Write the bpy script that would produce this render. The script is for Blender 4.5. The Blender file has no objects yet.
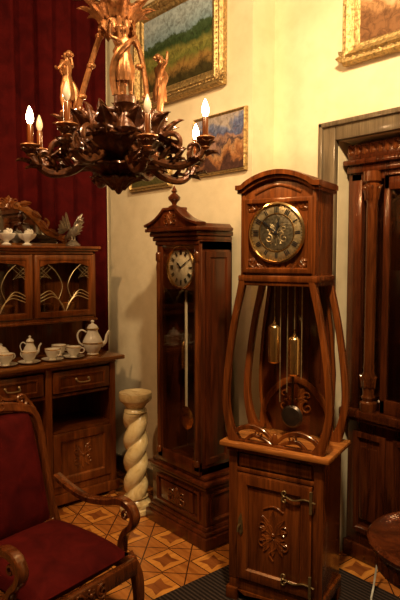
import bpy, bmesh, math, random
from math import sin, cos, pi, radians, sqrt, atan2
from mathutils import Vector, Matrix
random.seed(4)
S = bpy.context.scene
COL = S.collection

# ------------------------------------------------------------ materials
def nm(name):
    m = bpy.data.materials.new(name); m.use_nodes = True
    nt = m.node_tree; b = nt.nodes['Principled BSDF']
    return m, nt, b
def N(nt, t, **kw):
    n = nt.nodes.new(t)
    for k, v in kw.items():
        if k in n.inputs: n.inputs[k].default_value = v
        else: setattr(n, k, v)
    return n
def MA(nt, op, a, b=None, c=None):
    n = nt.nodes.new('ShaderNodeMath'); n.operation = op
    for i, v in enumerate((a, b, c)):
        if v is None: continue
        if isinstance(v, (int, float)): n.inputs[i].default_value = v
        else: nt.links.new(v, n.inputs[i])
    return n.outputs[0]
def ramp(nt, fac, stops, interp='LINEAR'):
    r = nt.nodes.new('ShaderNodeValToRGB'); r.color_ramp.interpolation = interp
    e = r.color_ramp.elements
    while len(e) < len(stops): e.new(0.5)
    for i, (p, c) in enumerate(stops):
        e[i].position = p; e[i].color = (c[0], c[1], c[2], 1)
    nt.links.new(fac, r.inputs[0]); return r.outputs[0]
def mix(nt, f, a, b, bt='MIX'):
    n = nt.nodes.new('ShaderNodeMix'); n.data_type = 'RGBA'; n.blend_type = bt
    for idx, v in ((0, f), (6, a), (7, b)):
        if isinstance(v, (int, float)): n.inputs[idx].default_value = v
        elif isinstance(v, tuple): n.inputs[idx].default_value = (v[0], v[1], v[2], 1)
        else: nt.links.new(v, n.inputs[idx])
    return n.outputs[2]
def coords(nt, scale=(1, 1, 1), rot=(0, 0, 0)):
    tc = nt.nodes.new('ShaderNodeTexCoord'); mp = nt.nodes.new('ShaderNodeMapping')
    mp.inputs['Scale'].default_value = scale; mp.inputs['Rotation'].default_value = rot
    nt.links.new(tc.outputs['Object'], mp.inputs[0]); return mp.outputs[0]
def noise(nt, vec, scale=5, detail=4, dist=0, rough=.55):
    n = nt.nodes.new('ShaderNodeTexNoise')
    n.inputs['Scale'].default_value = scale; n.inputs['Detail'].default_value = detail
    n.inputs['Distortion'].default_value = dist; n.inputs['Roughness'].default_value = rough
    nt.links.new(vec, n.inputs['Vector']); return n.outputs[0]
def bump(nt, b, h, s=.2, d=.01):
    n = nt.nodes.new('ShaderNodeBump'); n.inputs['Strength'].default_value = s
    n.inputs['Distance'].default_value = d
    nt.links.new(h, n.inputs['Height']); nt.links.new(n.outputs[0], b.inputs['Normal'])

def wood(name, dark, light, rough=.28, sc=(16, 16, 1.4), bs=.08):
    m, nt, b = nm(name)
    v = coords(nt, sc)
    n1 = noise(nt, v, 1.0, 7, 1.2, .6)
    v2 = coords(nt, (sc[0]*7, sc[1]*7, sc[2]*5)); n2 = noise(nt, v2, 1.0, 3)
    c = ramp(nt, n1, [(.3, dark), (.5, tuple((a+q)/2 for a, q in zip(dark, light))), (.68, light)])
    c2 = ramp(nt, n2, [(.35, (.55, .5, .45)), (.6, (1, 1, 1))])
    nt.links.new(mix(nt, .7, c, c2, 'MULTIPLY'), b.inputs['Base Color'])
    b.inputs['Roughness'].default_value = rough
    b.inputs['Specular Tint'].default_value = (1, .72, .45, 1)
    b.inputs['Coat Weight'].default_value = .4; b.inputs['Coat Roughness'].default_value = .12
    bump(nt, b, n2, bs, .002); return m
def plain(name, col, rough=.5, metal=0., var=.25, sc=30, bs=.0, coat=0):
    m, nt, b = nm(name)
    n1 = noise(nt, coords(nt), sc, 5)
    nt.links.new(ramp(nt, n1, [(.3, tuple(x*(1-var) for x in col)), (.7, tuple(min(1, x*(1+var)) for x in col))]), b.inputs['Base Color'])
    b.inputs['Roughness'].default_value = rough; b.inputs['Metallic'].default_value = metal
    b.inputs['Coat Weight'].default_value = coat
    if bs: bump(nt, b, n1, bs, .01)
    return m

W_MAH = wood('mahogany_wood', (.022, .0045, .0015), (.115, .023, .006))
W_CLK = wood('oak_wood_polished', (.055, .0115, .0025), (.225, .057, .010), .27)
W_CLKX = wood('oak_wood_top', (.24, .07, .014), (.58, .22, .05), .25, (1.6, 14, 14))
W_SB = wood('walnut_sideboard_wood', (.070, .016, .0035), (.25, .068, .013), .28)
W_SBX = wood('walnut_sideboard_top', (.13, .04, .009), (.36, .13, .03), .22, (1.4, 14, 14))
W_CAB = wood('dark_cabinet_wood', (.024, .0055, .002), (.11, .025, .007), .2)
W_CH = wood('armchair_wood', (.040, .009, .0025), (.17, .043, .009), .22)
W_TR = wood('aged_door_trim', (.085, .06, .034), (.19, .14, .08), .55)
DARK = plain('dark_interior', (.03, .010, .005), .6)
GOLD = plain('gilded_frame', (.46, .31, .12), .4, .7, .55, 60, .8)
BRASS = plain('polished_brass', (.78, .52, .22), .22, 1., .15)
ABRASS = plain('aged_brass', (.46, .34, .17), .38, .8, .4, 60, .2)
DBRASS = plain('darkened_brass', (.20, .13, .05), .45, .7, .4, 60, .2)
IRON = plain('dark_iron', (.07, .05, .035), .35, .8)
DKDIAL = plain('dark_dial_centre', (.13, .10, .055), .4, .7, .5, 80, .4)
COPPER = plain('copper_bronze', (.27, .108, .034), .40, .6, .45, 45, .15)
BRONZE = plain('carved_bronze_wood', (.085, .026, .008), .3, .3, .6, 45, .3, .25)
CREAM = plain('cream_dial', (.74, .66, .48), .5, 0, .06)
BLACK = plain('black_enamel', (.012, .01, .01), .4)
PORC = plain('white_porcelain', (.80, .76, .66), .15, 0, .08, 8, 0, .6)
PORCG = plain('gilt_trim', (.65, .42, .14), .25, .8)
SILV = plain('tarnished_silver', (.36, .31, .24), .3, .7, .4, 50, .3)
CABLE = plain('white_cable', (.6, .55, .45), .5)

def velvet(name, c1, c2, sheen=.6):
    m, nt, b = nm(name)
    n1 = noise(nt, coords(nt), 9, 6, .5)
    nt.links.new(ramp(nt, n1, [(.3, c1), (.7, c2)]), b.inputs['Base Color'])
    b.inputs['Roughness'].default_value = .85
    b.inputs['Specular IOR Level'].default_value = .06
    b.inputs['Sheen Weight'].default_value = sheen; b.inputs['Sheen Roughness'].default_value = .4
    b.inputs['Sheen Tint'].default_value = (.6, .04, .02, 1)
    n2 = noise(nt, coords(nt), 300, 2); bump(nt, b, n2, .15, .002); return m
V_CHAIR = velvet('red_velvet', (.032, .0018, .0014), (.078, .0045, .0035), .06)
V_CURT = velvet('curtain_velvet', (.036, .0018, .0018), (.075, .0038, .0034), .03)

def glass(name, tint=(.9, .9, .9), refl=.08):
    m, nt, b = nm(name); nt.nodes.remove(b)
    out = nt.nodes['Material Output']
    t = N(nt, 'ShaderNodeBsdfTransparent'); t.inputs[0].default_value = (*tint, 1)
    g = N(nt, 'ShaderNodeBsdfGlossy'); g.inputs['Roughness'].default_value = .03
    mx = N(nt, 'ShaderNodeMixShader'); mx.inputs[0].default_value = refl
    nt.links.new(t.outputs[0], mx.inputs[1]); nt.links.new(g.outputs[0], mx.inputs[2])
    nt.links.new(mx.outputs[0], out.inputs[0]); return m
GLASS = glass('window_glass', (.9, .88, .84), .07)
GLASS2 = glass('cabinet_door_glass', (.8, .75, .68), .35)
def emis(name, col, s):
    m, nt, b = nm(name); b.inputs['Base Color'].default_value = (*col, 1)
    b.inputs['Emission Color'].default_value = (*col, 1); b.inputs['Emission Strength'].default_value = s
    return m
BULB = emis('lit_bulb', (1, .78, .46), 30)
BULBO = plain('unlit_bulb_glass', (.75, .6, .42), .08, 0, .05, 5, 0, .8)

def plaster(name='aged_plaster', k=1.):
    m, nt, b = nm(name)
    v = coords(nt); n1 = noise(nt, v, 1.1, 6, .3); n2 = noise(nt, v, 9, 6)
    c = ramp(nt, n1, [(.3, (.66*k, .53*k, .32*k)), (.65, (.80*k, .68*k, .45*k))])
    c2 = ramp(nt, n2, [(.25, (.8, .78, .72)), (.6, (1, 1, 1))])
    nt.links.new(mix(nt, .6, c, c2, 'MULTIPLY'), b.inputs['Base Color'])
    b.inputs['Roughness'].default_value = .8; bump(nt, b, n2, .3, .012); return m
PLASTER = plaster()
PLASTER_D = plaster('low_bounce_plaster', .35)  # plaster darkened on the unseen walls to cut bounce light and raise contrast
CEIL = plain('ceiling_plaster', (.26, .19, .10), .9, 0, .08)

def parquet():
    m, nt, b = nm('inlaid_parquet')
    v = coords(nt, (1/.26, 1/.26, 1), (0, 0, radians(45)))
    sp = N(nt, 'ShaderNodeSeparateXYZ'); nt.links.new(v, sp.inputs[0])
    fx = MA(nt, 'FRACT', sp.outputs[0]); fy = MA(nt, 'FRACT', sp.outputs[1])
    u = MA(nt, 'ABSOLUTE', MA(nt, 'SUBTRACT', fx, .5)); w = MA(nt, 'ABSOLUTE', MA(nt, 'SUBTRACT', fy, .5))
    dia = MA(nt, 'ADD', u, w); mx = MA(nt, 'MAXIMUM', u, w)
    inside = MA(nt, 'LESS_THAN', dia, .46)
    star = MA(nt, 'LESS_THAN', MA(nt, 'ADD', mx, MA(nt, 'MULTIPLY', MA(nt, 'MINIMUM', u, w), 1.8)), .3)
    line = MA(nt, 'LESS_THAN', MA(nt, 'ABSOLUTE', MA(nt, 'SUBTRACT', dia, .47)), .018)
    line2 = MA(nt, 'GREATER_THAN', mx, .485)
    ln = MA(nt, 'MAXIMUM', line, line2)
    g1 = noise(nt, coords(nt, (30, 3, 1)), 1, 5, .5); g2 = noise(nt, coords(nt, (3, 30, 1)), 1, 5, .5)
    cA = ramp(nt, g1, [(.3, (.42, .14, .022)), (.7, (.72, .30, .055))])
    cB = ramp(nt, g2, [(.3, (.28, .085, .015)), (.7, (.50, .18, .035))])
    cC = ramp(nt, g2, [(.3, (.17, .045, .010)), (.7, (.31, .095, .02))])
    c = mix(nt, inside, cB, cA); c = mix(nt, star, c, cC); c = mix(nt, ln, c, (.08, .024, .007))
    nt.links.new(c, b.inputs['Base Color']); b.inputs['Roughness'].default_value = .25
    b.inputs['Coat Weight'].default_value = .2; return m
def rugm():
    m, nt, b = nm('dark_woven_rug')
    v = coords(nt); wv = N(nt, 'ShaderNodeTexWave'); wv.inputs['Scale'].default_value = 14
    wv.bands_direction = 'Y'; wv.inputs['Distortion'].default_value = .4
    nt.links.new(v, wv.inputs[0]); n = noise(nt, v, 120, 3)
    c = ramp(nt, wv.outputs[1], [(.3, (.020, .013, .010)), (.8, (.070, .046, .035))])
    c2 = ramp(nt, n, [(.3, (.5, .5, .5)), (.7, (1, 1, 1))])
    nt.links.new(mix(nt, .8, c, c2, 'MULTIPLY'), b.inputs['Base Color'])
    b.inputs['Roughness'].default_value = .95; b.inputs['Specular IOR Level'].default_value = .1
    bump(nt, b, wv.outputs[1], .5, .01); return m
def marble():
    m, nt, b = nm('honey_marble')
    v = coords(nt); n1 = noise(nt, v, 7, 8, 2.2)
    nt.links.new(ramp(nt, n1, [(.3, (.38, .24, .09)), (.45, (.66, .48, .21)), (.7, (.80, .64, .35))]), b.inputs['Base Color'])
    b.inputs['Roughness'].default_value = .25; b.inputs['Coat Weight'].default_value = .4
    return m
def canvas(name, h, stops, seed=0., amp=.35, sc=3.):
    m, nt, b = nm(name)
    tc = N(nt, 'ShaderNodeTexCoord'); mp = N(nt, 'ShaderNodeMapping'); mp.inputs['Location'].default_value = (seed, seed*.7, seed*1.3)
    nt.links.new(tc.outputs['Object'], mp.inputs[0]); v = mp.outputs[0]
    sp = N(nt, 'ShaderNodeSeparateXYZ'); nt.links.new(tc.outputs['Object'], sp.inputs[0])
    n1 = noise(nt, v, sc, 8, .5, .6); n2 = noise(nt, v, 30, 8, .8, .65)
    z = MA(nt, 'ADD', MA(nt, 'DIVIDE', sp.outputs[2], h), .5)
    f = MA(nt, 'ADD', z, MA(nt, 'MULTIPLY', MA(nt, 'SUBTRACT', n1, .5), amp*2))
    f = MA(nt, 'ADD', f, MA(nt, 'MULTIPLY', MA(nt, 'SUBTRACT', n2, .5), .16))
    c = ramp(nt, f, stops)
    c2 = ramp(nt, n2, [(.36, (.35, .30, .25)), (.58, (1.0, 1.0, 1.0))])
    nt.links.new(mix(nt, .75, c, c2, 'MULTIPLY'), b.inputs['Base Color'])
    b.inputs['Roughness'].default_value = .55; b.inputs['Specular IOR Level'].default_value = .25; bump(nt, b, n2, .15, .003); return m

# ------------------------------------------------------------ geometry
def g_box(x0, x1, y0, y1, z0, z1, b=.004):
    bm = bmesh.new(); bmesh.ops.create_cube(bm, size=1)
    for v in bm.verts:
        v.co = Vector(((x0+x1)/2+v.co.x*(x1-x0), (y0+y1)/2+v.co.y*(y1-y0), (z0+z1)/2+v.co.z*(z1-z0)))
    b = min(b, .3*min(abs(x1-x0), abs(y1-y0), abs(z1-z0)))
    if b > 0: bmesh.ops.bevel(bm, geom=bm.edges[:], offset=b, segments=2, affect='EDGES', profile=.5)
    return g_bm(bm)
def g_bm(bm):
    bm.verts.ensure_lookup_table(); bm.verts.index_update()
    V = [v.co.copy() for v in bm.verts]; F = [[v.index for v in f.verts] for f in bm.faces]
    bm.free(); return V, F
def tf(g, M): return [M @ Vector(v) for v in g[0]], g[1]
def T(x, y, z): return Matrix.Translation((x, y, z))
def R(a, ax): return Matrix.Rotation(radians(a), 4, ax)
def SC(x, y, z): return Matrix.Diagonal((x, y, z, 1))
def mirx(g, cx=0): return [Vector((2*cx-v[0], v[1], v[2])) for v in g[0]], [list(reversed(f)) for f in g[1]]
def g_lathe(prof, seg=28, c=(0, 0, 0), fl=None, cap=True):
    V = []; F = []
    for i, (r, z) in enumerate(prof):
        for k in range(seg):
            a = 2*pi*k/seg; rr = max(r, 1e-4)
            if fl: rr = fl(rr, z, a)
            V.append(Vector((c[0]+rr*cos(a), c[1]+rr*sin(a), c[2]+z)))
    for i in range(len(prof)-1):
        for k in range(seg):
            a = i*seg+k; b2 = i*seg+(k+1) % seg; F.append([a, b2, b2+seg, a+seg])
    if cap:
        F.append(list(range(seg-1, -1, -1))); n = (len(prof)-1)*seg; F.append([n+k for k in range(seg)])
    return V, F
def cr(pts, n=6, closed=False):
    P = [list(p) for p in pts]; D = len(P[0]); out = []
    L = len(P); rng = L if closed else L-1
    for i in range(rng):
        g = lambda k: P[k % L] if closed else P[max(0, min(L-1, k))]
        p0, p1, p2, p3 = g(i-1), g(i), g(i+1), g(i+2)
        for j in range(n):
            t = j/n
            out.append([.5*((2*p1[d])+(-p0[d]+p2[d])*t+(2*p0[d]-5*p1[d]+4*p2[d]-p3[d])*t*t+(-p0[d]+3*p1[d]-3*p2[d]+p3[d])*t**3) for d in range(D)])
    if not closed: out.append(P[-1])
    return out
def g_tube(pts, r=.01, seg=8, n=6, flat=1., closed=False, up=None):
    P = [list(p)+([r] if len(p) == 3 else []) for p in pts]
    P = cr(P, n, closed) if n > 1 else P
    V = []; F = []; L = len(P); prev = None
    for i in range(L):
        a = Vector(P[(i-1) % L if closed else max(0, i-1)][:3]); b = Vector(P[(i+1) % L if closed else min(L-1, i+1)][:3])
        t = (b-a);
        if t.length < 1e-9: t = Vector((0, 0, 1))
        t.normalize()
        if up is not None: s = t.cross(Vector(up))
        elif prev is None: s = t.cross(Vector((0, 0, 1)) if abs(t.z) < .9 else Vector((1, 0, 0)))
        else: s = prev - t*prev.dot(t)
        if s.length < 1e-6: s = t.cross(Vector((0, 1, .1)))
        s.normalize(); prev = s; q = t.cross(s)
        for k in range(seg):
            an = 2*pi*k/seg
            V.append(Vector(P[i][:3])+(s*cos(an)+q*sin(an)*flat)*max(P[i][3], 1e-4))
    for i in range(L if closed else L-1):
        for k in range(seg):
            a = i*seg+k; b2 = i*seg+(k+1) % seg; m2 = L*seg
            F.append([a, b2, (b2+seg) % m2, (a+seg) % m2])
    if not closed: F.append(list(range(seg-1, -1, -1))); F.append([(L-1)*seg+k for k in range(seg)])
    return V, F
def g_prism(poly, y0, y1, b=0.):
    bm = bmesh.new(); vs = [bm.verts.new((p[0], y0, p[1])) for p in poly]
    f = bm.faces.new(vs)
    r = bmesh.ops.extrude_face_region(bm, geom=[f])
    for e in r['geom']:
        if isinstance(e, bmesh.types.BMVert): e.co.y = y1
    bmesh.ops.recalc_face_normals(bm, faces=bm.faces[:])
    if b > 0:
        ed = [e for e in bm.edges if abs(e.verts[0].co.y-e.verts[1].co.y) < 1e-6]
        bmesh.ops.bevel(bm, geom=ed, offset=b, segments=2, affect='EDGES', profile=.5)
    return g_bm(bm)
def g_loops(loops, closed_ring=False):
    V = [Vector(p) for l in loops for p in l]; n = len(loops[0]); F = []
    L = len(loops)
    for i in range(L if closed_ring else L-1):
        for k in range(n):
            a = i*n+k; b = i*n+(k+1) % n; j = ((i+1) % L)*n
            F.append([a, b, j+(k+1) % n, j+k])
    return V, F
def g_frame(w, h, prof):
    loops = []
    for d, y in prof:
        a, c = w/2-d, h/2-d
        loops.append([(-a, y, -c), (a, y, -c), (a, y, c), (-a, y, c)])
    return g_loops(loops, True)
def g_roundhole(cx, cz, w, h, r, y0, y1, n=48):
    o = []; c = []
    for i in range(n):
        a = 2*pi*i/n; ca, sa = cos(a), sin(a); k = min((w/2)/max(abs(ca), 1e-6), (h/2)/max(abs(sa), 1e-6))
        o.append((cx+ca*k, cz+sa*k)); c.append((cx+r*ca, cz+r*sa))
    return g_loops([[(p[0], y1, p[1]) for p in o], [(p[0], y0, p[1]) for p in o], [(p[0], y0, p[1]) for p in c], [(p[0], y1, p[1]) for p in c]], True)
def g_plank(pts, y0, y1, n=6):
    P = cr(pts, n); A = []; B = []
    for i in range(len(P)):
        a = P[max(0, i-1)]; b = P[min(len(P)-1, i+1)]
        dx, dz = b[0]-a[0], b[1]-a[1]; l = sqrt(dx*dx+dz*dz) or 1
        nx, nz = -dz/l, dx/l; w = P[i][2]/2
        A.append((P[i][0]+nx*w, P[i][1]+nz*w)); B.append((P[i][0]-nx*w, P[i][1]-nz*w))
    V = []; F = []; L = len(P); bv = .14
    for i in range(L):
        a, b = A[i], B[i]; m = lambda t: (a[0]*(1-t)+b[0]*t, a[1]*(1-t)+b[1]*t)
        q0, q1 = m(bv), m(1-bv); e = (y1-y0)*bv
        V += [Vector((q0[0], y0, q0[1])), Vector((q1[0], y0, q1[1])), Vector((b[0], y0+e, b[1])), Vector((b[0], y1-e, b[1])),
              Vector((q1[0], y1, q1[1])), Vector((q0[0], y1, q0[1])), Vector((a[0], y1-e, a[1])), Vector((a[0], y0+e, a[1]))]
    for i in range(L-1):
        for k in range(8): F.append([i*8+k, i*8+(k+1) % 8, (i+1)*8+(k+1) % 8, (i+1)*8+k])
    F.append(list(range(7, -1, -1))); F.append([(L-1)*8+k for k in range(8)])
    return V, F
def g_leaf(L=.1, w=.04, curl=.4, lobes=4, ridge=.2, th=.004):
    V = []; F = []; ns, ntt = 18, 8
    for side in (0, 1):
        for i in range(ns+1):
            s = i/ns; ww = w*(sin(pi*min(1, s**.75*.96+.03)))**.8*(1+.28*abs(sin(lobes*pi*s)))/1.15
            cz = L*(s - .35*abs(curl)*s**3); cy = -L*curl*s*s
            for j in range(ntt+1):
                t = j/ntt*2-1
                rz = ridge*w*(1-abs(t))+.06*w*cos(t*9)
                V.append(Vector((t*ww, cy-rz+(th if side else 0), cz-abs(t)*ww*.15)))
    n = (ns+1)*(ntt+1)
    for i in range(ns):
        for j in range(ntt):
            a = i*(ntt+1)+j
            F.append([a, a+1, a+ntt+2, a+ntt+1]); F.append([n+a+ntt+1, n+a+ntt+2, n+a+1, n+a])
    return V, F
def g_sph(c, r, seg=14, rings=10):
    if not isinstance(r, (tuple, list)): r = (r, r, r)
    p = [(sin(pi*i/rings), -cos(pi*i/rings)) for i in range(rings+1)]
    return tf(g_lathe(p, seg), T(*c) @ SC(*r))
def g_spiral(c, r, turns=1.4, th=.008, a0=0, sgn=1, y=0., n=30):
    P = []
    for i in range(n+1):
        s = i/n; a = a0+sgn*turns*2*pi*s; rr = r*(1-s*.85)
        P.append((c[0]+rr*cos(a), y, c[1]+rr*sin(a), th*(1-.35*s)))
    return g_tube(P, seg=7, n=1)
def part(name, parent, mat, geos, smooth=True, ang=38):
    if isinstance(geos, tuple): geos = [geos]
    V = []; F = []
    for g in geos:
        o = len(V); V += [tuple(v) for v in g[0]]; F += [[i+o for i in f] for f in g[1]]
    me = bpy.data.meshes.new(name); me.from_pydata(V, [], F); me.update()
    bm = bmesh.new(); bm.from_mesh(me); bmesh.ops.recalc_face_normals(bm, faces=bm.faces[:]); bm.to_mesh(me); bm.free()
    if smooth:
        me.polygons.foreach_set('use_smooth', [True]*len(me.polygons)); me.set_sharp_from_angle(angle=radians(ang))
    me.materials.append(mat)
    o = bpy.data.objects.new(name, me); COL.objects.link(o)
    if parent: o.parent = parent
    return o
def root(name, loc=(0, 0, 0), rz=0, rx=0):
    e = bpy.data.objects.new(name, None); COL.objects.link(e); e.empty_display_size = .1
    e.location = loc; e.rotation_euler = (radians(rx), 0, radians(rz)); return e
FRONT = R(90, 'X')   # lathe +z -> -y

def floral(cx, cz, w, h, y=0., rl=.35):
    G = []
    for a, l in ((0, 1), (34, .85), (-34, .85), (68, .65), (-68, .65)):
        G.append(tf(g_leaf(h*.5*l, w*.11, .05, 3, rl), T(cx, y, cz-h*.02) @ R(-a, 'Y')))
    for a in (150, -150, 180):
        G.append(tf(g_leaf(h*.42, w*.10, .05, 3, rl), T(cx, y, cz-h*.03) @ R(a, 'Y')))
    for s in (1, -1):
        G.append(g_spiral((cx+s*w*.3, cz-h*.2), w*.17, 1.2, w*.03, pi/2, s, y-.002))
        G.append(g_spiral((cx+s*w*.3, cz+h*.12), w*.14, 1.1, w*.026, -pi/2, -s, y-.002))
    G.append(g_sph((cx, y-.004, cz-h*.02), (w*.06, .008, w*.06)))
    return G

# ------------------------------------------------------------ room
XC, RC = 1.57, .18
X1, Y0, ZC = 5.6, -4.4, 3.6
OX0, OX1, OZ = 2.035, 3.17, 2.27
def wbox(n, m, *a, b=0): return part(n, None, m, g_box(*a, b), smooth=False)
wbox('wall_left', PLASTER, -.2, 0, Y0-.2, .2, 0, ZC)
part('wall_back', None, PLASTER, [g_box(0, XC, 0, .9, 0, ZC, 0), g_box(XC, OX0, RC, .9, 0, ZC, 0),
     g_box(OX0, OX1, RC, .9, OZ, ZC, 0), g_box(OX1, X1, RC, .9, 0, ZC, 0), g_box(OX0, OX1, .8, .9, 0, OZ, 0)], smooth=False)
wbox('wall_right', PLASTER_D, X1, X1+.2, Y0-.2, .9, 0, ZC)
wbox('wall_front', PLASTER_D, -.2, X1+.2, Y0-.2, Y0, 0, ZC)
wbox('ceiling', CEIL, -.2, X1+.2, Y0-.2, .9, ZC, ZC+.1)
wbox('floor', parquet(), -.2, X1+.2, Y0-.2, .9, -.1, 0)
part('baseboard_back', None, W_TR, [g_box(.0, XC+.015, -.018, 0, 0, .12, .004), g_box(XC, XC+.015, 0, RC, 0, .12, .003), g_box(XC+.015, OX0-.1, RC-.015, RC, 0, .12, .003)])
part('trim_1', None, W_TR, [g_box(OX0-.10, OX0, RC-.035, RC, 0, OZ+.10, .008), g_box(OX0, OX1+.1, RC-.035, RC, OZ, OZ+.10, .008),
     g_box(OX1, OX1+.10, RC-.035, RC, 0, OZ, .008), g_box(OX0-.10, OX0-.075, RC-.05, RC-.034, 0, OZ+.10, .006),
     g_box(OX0-.10, OX1+.1, RC-.05, RC-.034, OZ+.075, OZ+.10, .006)])

r_ = root('floor_rug')
part('rug_cloth', r_, rugm(), g_box(1.74, 3.7, -2.1, .10, .0, .008, .002))

# curtain
def curtain():
    V = []; F = []; ny, nz = 420, 14; ya, yb = -3.3, -.012
    for i in range(ny+1):
        t = i/ny; y = ya+(yb-ya)*t
        ph = y*2*pi/.135+1.1*sin(y*5.1)+.7*sin(y*11)
        for k in range(nz+1):
            z = .02+3.5*k/nz; am = .034+.006*sin(y*7+z*.5)
            V.append(Vector((.050+am*sin(ph+.25*sin(z*1.3+y*3))+.006*sin(ph*2.3+z), y+.018*sin(ph)-.004, z)))
    for i in range(ny):
        for k in range(nz):
            a = i*(nz+1)+k; F.append([a, a+nz+1, a+nz+2, a+1])
    return V, F
c_ = root('curtain'); part('curtain_drape', c_, V_CURT, curtain(), ang=180)
part('curtain_rod', c_, W_CAB, g_tube([(.05, -3.35, 3.54), (.05, -.02, 3.54)], .018, 12, 1))

# ------------------------------------------------------------ paintings
PROF = [(0, 0), (0, -.03), (.012, -.05), (.03, -.045), (.045, -.062), (.06, -.05), (.075, -.035), (.095, -.03), (.105, -.02), (.105, 0)]
def painting(name, x0, x1, z0, z1, y, fw, stops, seed, lean=0, amp=.35, sc=3., orn=True, fm=None):
    w, h = x1-x0, z1-z0
    r = root(name, ((x0+x1)/2, y, (z0+z1)/2), 0, lean)
    k = fw/.105
    part('frame', r, fm or GOLD, g_frame(w, h, [(d*k, yy*min(1, k+.2)) for d, yy in PROF]), ang=25)
    part('canvas', r, canvas(name+'_canvas', h-2*fw, stops, seed, amp, sc), g_box(-w/2+fw*.9, w/2-fw*.9, -.018, -.008, -h/2+fw*.9, h/2-fw*.9, 0))
    if orn:
        G = []
        n = int(w/.032)
        for i in range(n):
            x = -w/2+fw*.4+(w-fw*.8)*i/(n-1)
            for s in (-1, 1): G.append(tf(g_leaf(.034*k, .011*k, .05, 2, .3), T(x, -.052*k, s*(h/2-fw*.42)-.016) @ R(25, 'Y')))
        n = int(h/.032)
        for i in range(n):
            z = -h/2+fw*.4+(h-fw*.8)*i/(n-1)
            for s in (-1, 1): G.append(tf(g_leaf(.034*k, .011*k, .05, 2, .3), T(s*(w/2-fw*.42)-.016, -.052*k, z) @ R(65, 'Y')))
        for sx in (-1, 1):
            for sz in (-1, 1):
                for a in (0, 32, -32):
                    G.append(tf(g_leaf(.075*k, .02*k, -.05, 3, .2), T(sx*(w/2-fw*.28), -.05*k, sz*(h/2-fw*.28)) @ R(-sx*sz*45+(0 if sz < 0 else 180)+a, 'Y')))
        part('carved_ornament', r, fm or GOLD, G)
    return r
painting('landscape_painting', .43, 1.36, 2.68, 3.37, -.004, .105,
         [(.10, (.05, .04, .012)), (.22, (.30, .17, .045)), (.32, (.14, .15, .03)), (.42, (.24, .22, .05)), (.50, (.03, .06, .018)), (.60, (.06, .10, .04)), (.63, (.20, .30, .34)), (.9, (.38, .46, .48))], 1.3, 0, .22, 3.6)
painting('figure_painting', 1.07, 1.54, 2.16, 2.52, -.004, .022,
         [(.15, (.08, .035, .025)), (.3, (.34, .14, .05)), (.42, (.44, .24, .11)), (.48, (.06, .04, .05)), (.6, (.36, .20, .13)), (.7, (.08, .10, .20)), (.84, (.20, .22, .34)), (.95, (.40, .34, .30))], 5.7, 0, .55, 8, False)
painting('small_painting', .34, .83, 2.13, 2.48, -.004, .035,
         [(.15, (.10, .09, .03)), (.4, (.18, .20, .06)), (.6, (.30, .27, .15)), (.85, (.42, .40, .33))], 9.1, 0, .3, 5, False)
painting('portrait_painting', 2.075, 3.04, 2.64, 3.34, RC-.004, .095,
         [(.15, (.20, .09, .035)), (.35, (.42, .22, .09)), (.5, (.56, .36, .19)), (.58, (.20, .12, .07)), (.75, (.46, .36, .22)), (.9, (.27, .25, .18))], 3.1, 0, .5, 5)

# ------------------------------------------------------------ longcase clock (left)
def dial_marks(cx, cz, y, r, bw=.004, ln=.02):
    G = []; cnt = [3, 1, 2, 3, 3, 2, 2, 3, 4, 3, 2, 3]
    for i in range(12):
        a = i*30+30
        for j in range(cnt[i]):
            off = (j-(cnt[i]-1)/2)*bw*1.9
            G.append(tf(g_box(off-bw/2, off+bw/2, -.001, .001, r-ln/2, r+ln/2, 0), T(cx, y, cz) @ R(a, 'Y')))
    for i in range(60):
        G.append(tf(g_box(-.0008, .0008, -.001, .001, r+ln*.62, r+ln*.85, 0), T(cx, y, cz) @ R(i*6, 'Y')))
    return G
def hands(cx, cz, y, r, ah, am):
    G = []
    for a, l, w in ((ah, .58, .007), (am, .9, .005)):
        l *= r
        G.append(tf(g_prism([(-w*.4, -l*.15), (w*.4, -l*.15), (w*.5, l*.5), (w*1.1, l*.62), (w*.4, l*.75), (0, l), (-w*.4, l*.75), (-w*1.1, l*.62), (-w*.5, l*.5)], -.0015, .0015), T(cx, y, cz) @ R(a, 'Y')))
    G.append(tf(g_lathe([(.008, 0), (.008, .006), (0, .007)], 12), T(cx, y, cz) @ FRONT)); return G

k = root('grandfather_clock', (.965, -.335, 0))
W = .59; C1 = .305; a, b = C1-.195, C1+.205; D = .27
part('plinth', k, W_MAH, [g_box(0, W, 0, D, 0, .07, .008), g_box(.012, W-.012, .012, D, .07, .095, .01), g_box(.025, W-.025, .025, D, .09, .12, .01),
     g_box(.035, W-.035, .035, D, .12, .34, .004), g_box(.022, W-.022, .022, D, .335, .36, .01), g_box(.01, W-.01, .01, D, .36, .385, .008), g_box(.04, W-.04, .03, D, .385, .41, .01)])
part('plinth_panel', k, W_MAH, [tf(g_frame(.42, .17, [(0, 0), (0, -.012), (.012, -.016), (.022, -.006), (.022, 0)]), T(.295, .036, .23)),
     g_box(.14, .45, .024, .036, .17, .29, .006)])
part('plinth_side_panel', k, W_MAH, tf(g_frame(.18, .17, [(0, 0), (0, -.01), (.01, -.014), (.02, -.004), (.02, 0)]), T(W-.036, .155, .23) @ R(90, 'Z')))
part('plinth_carving', k, W_CH, floral(.295, .23, .2, .11, .022))
part('trunk_case', k, W_MAH, [g_box(a, a+.018, .04, D, .41, 1.74, .002), g_box(b-.018, b, .04, D, .41, 1.74, .002),
     g_box(a, b, D-.015, D, .41, 1.74, 0), g_box(a, b, .04, D, .41, .45, .002), g_box(a, b, .04, D, 1.70, 1.76, .002)])
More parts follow.
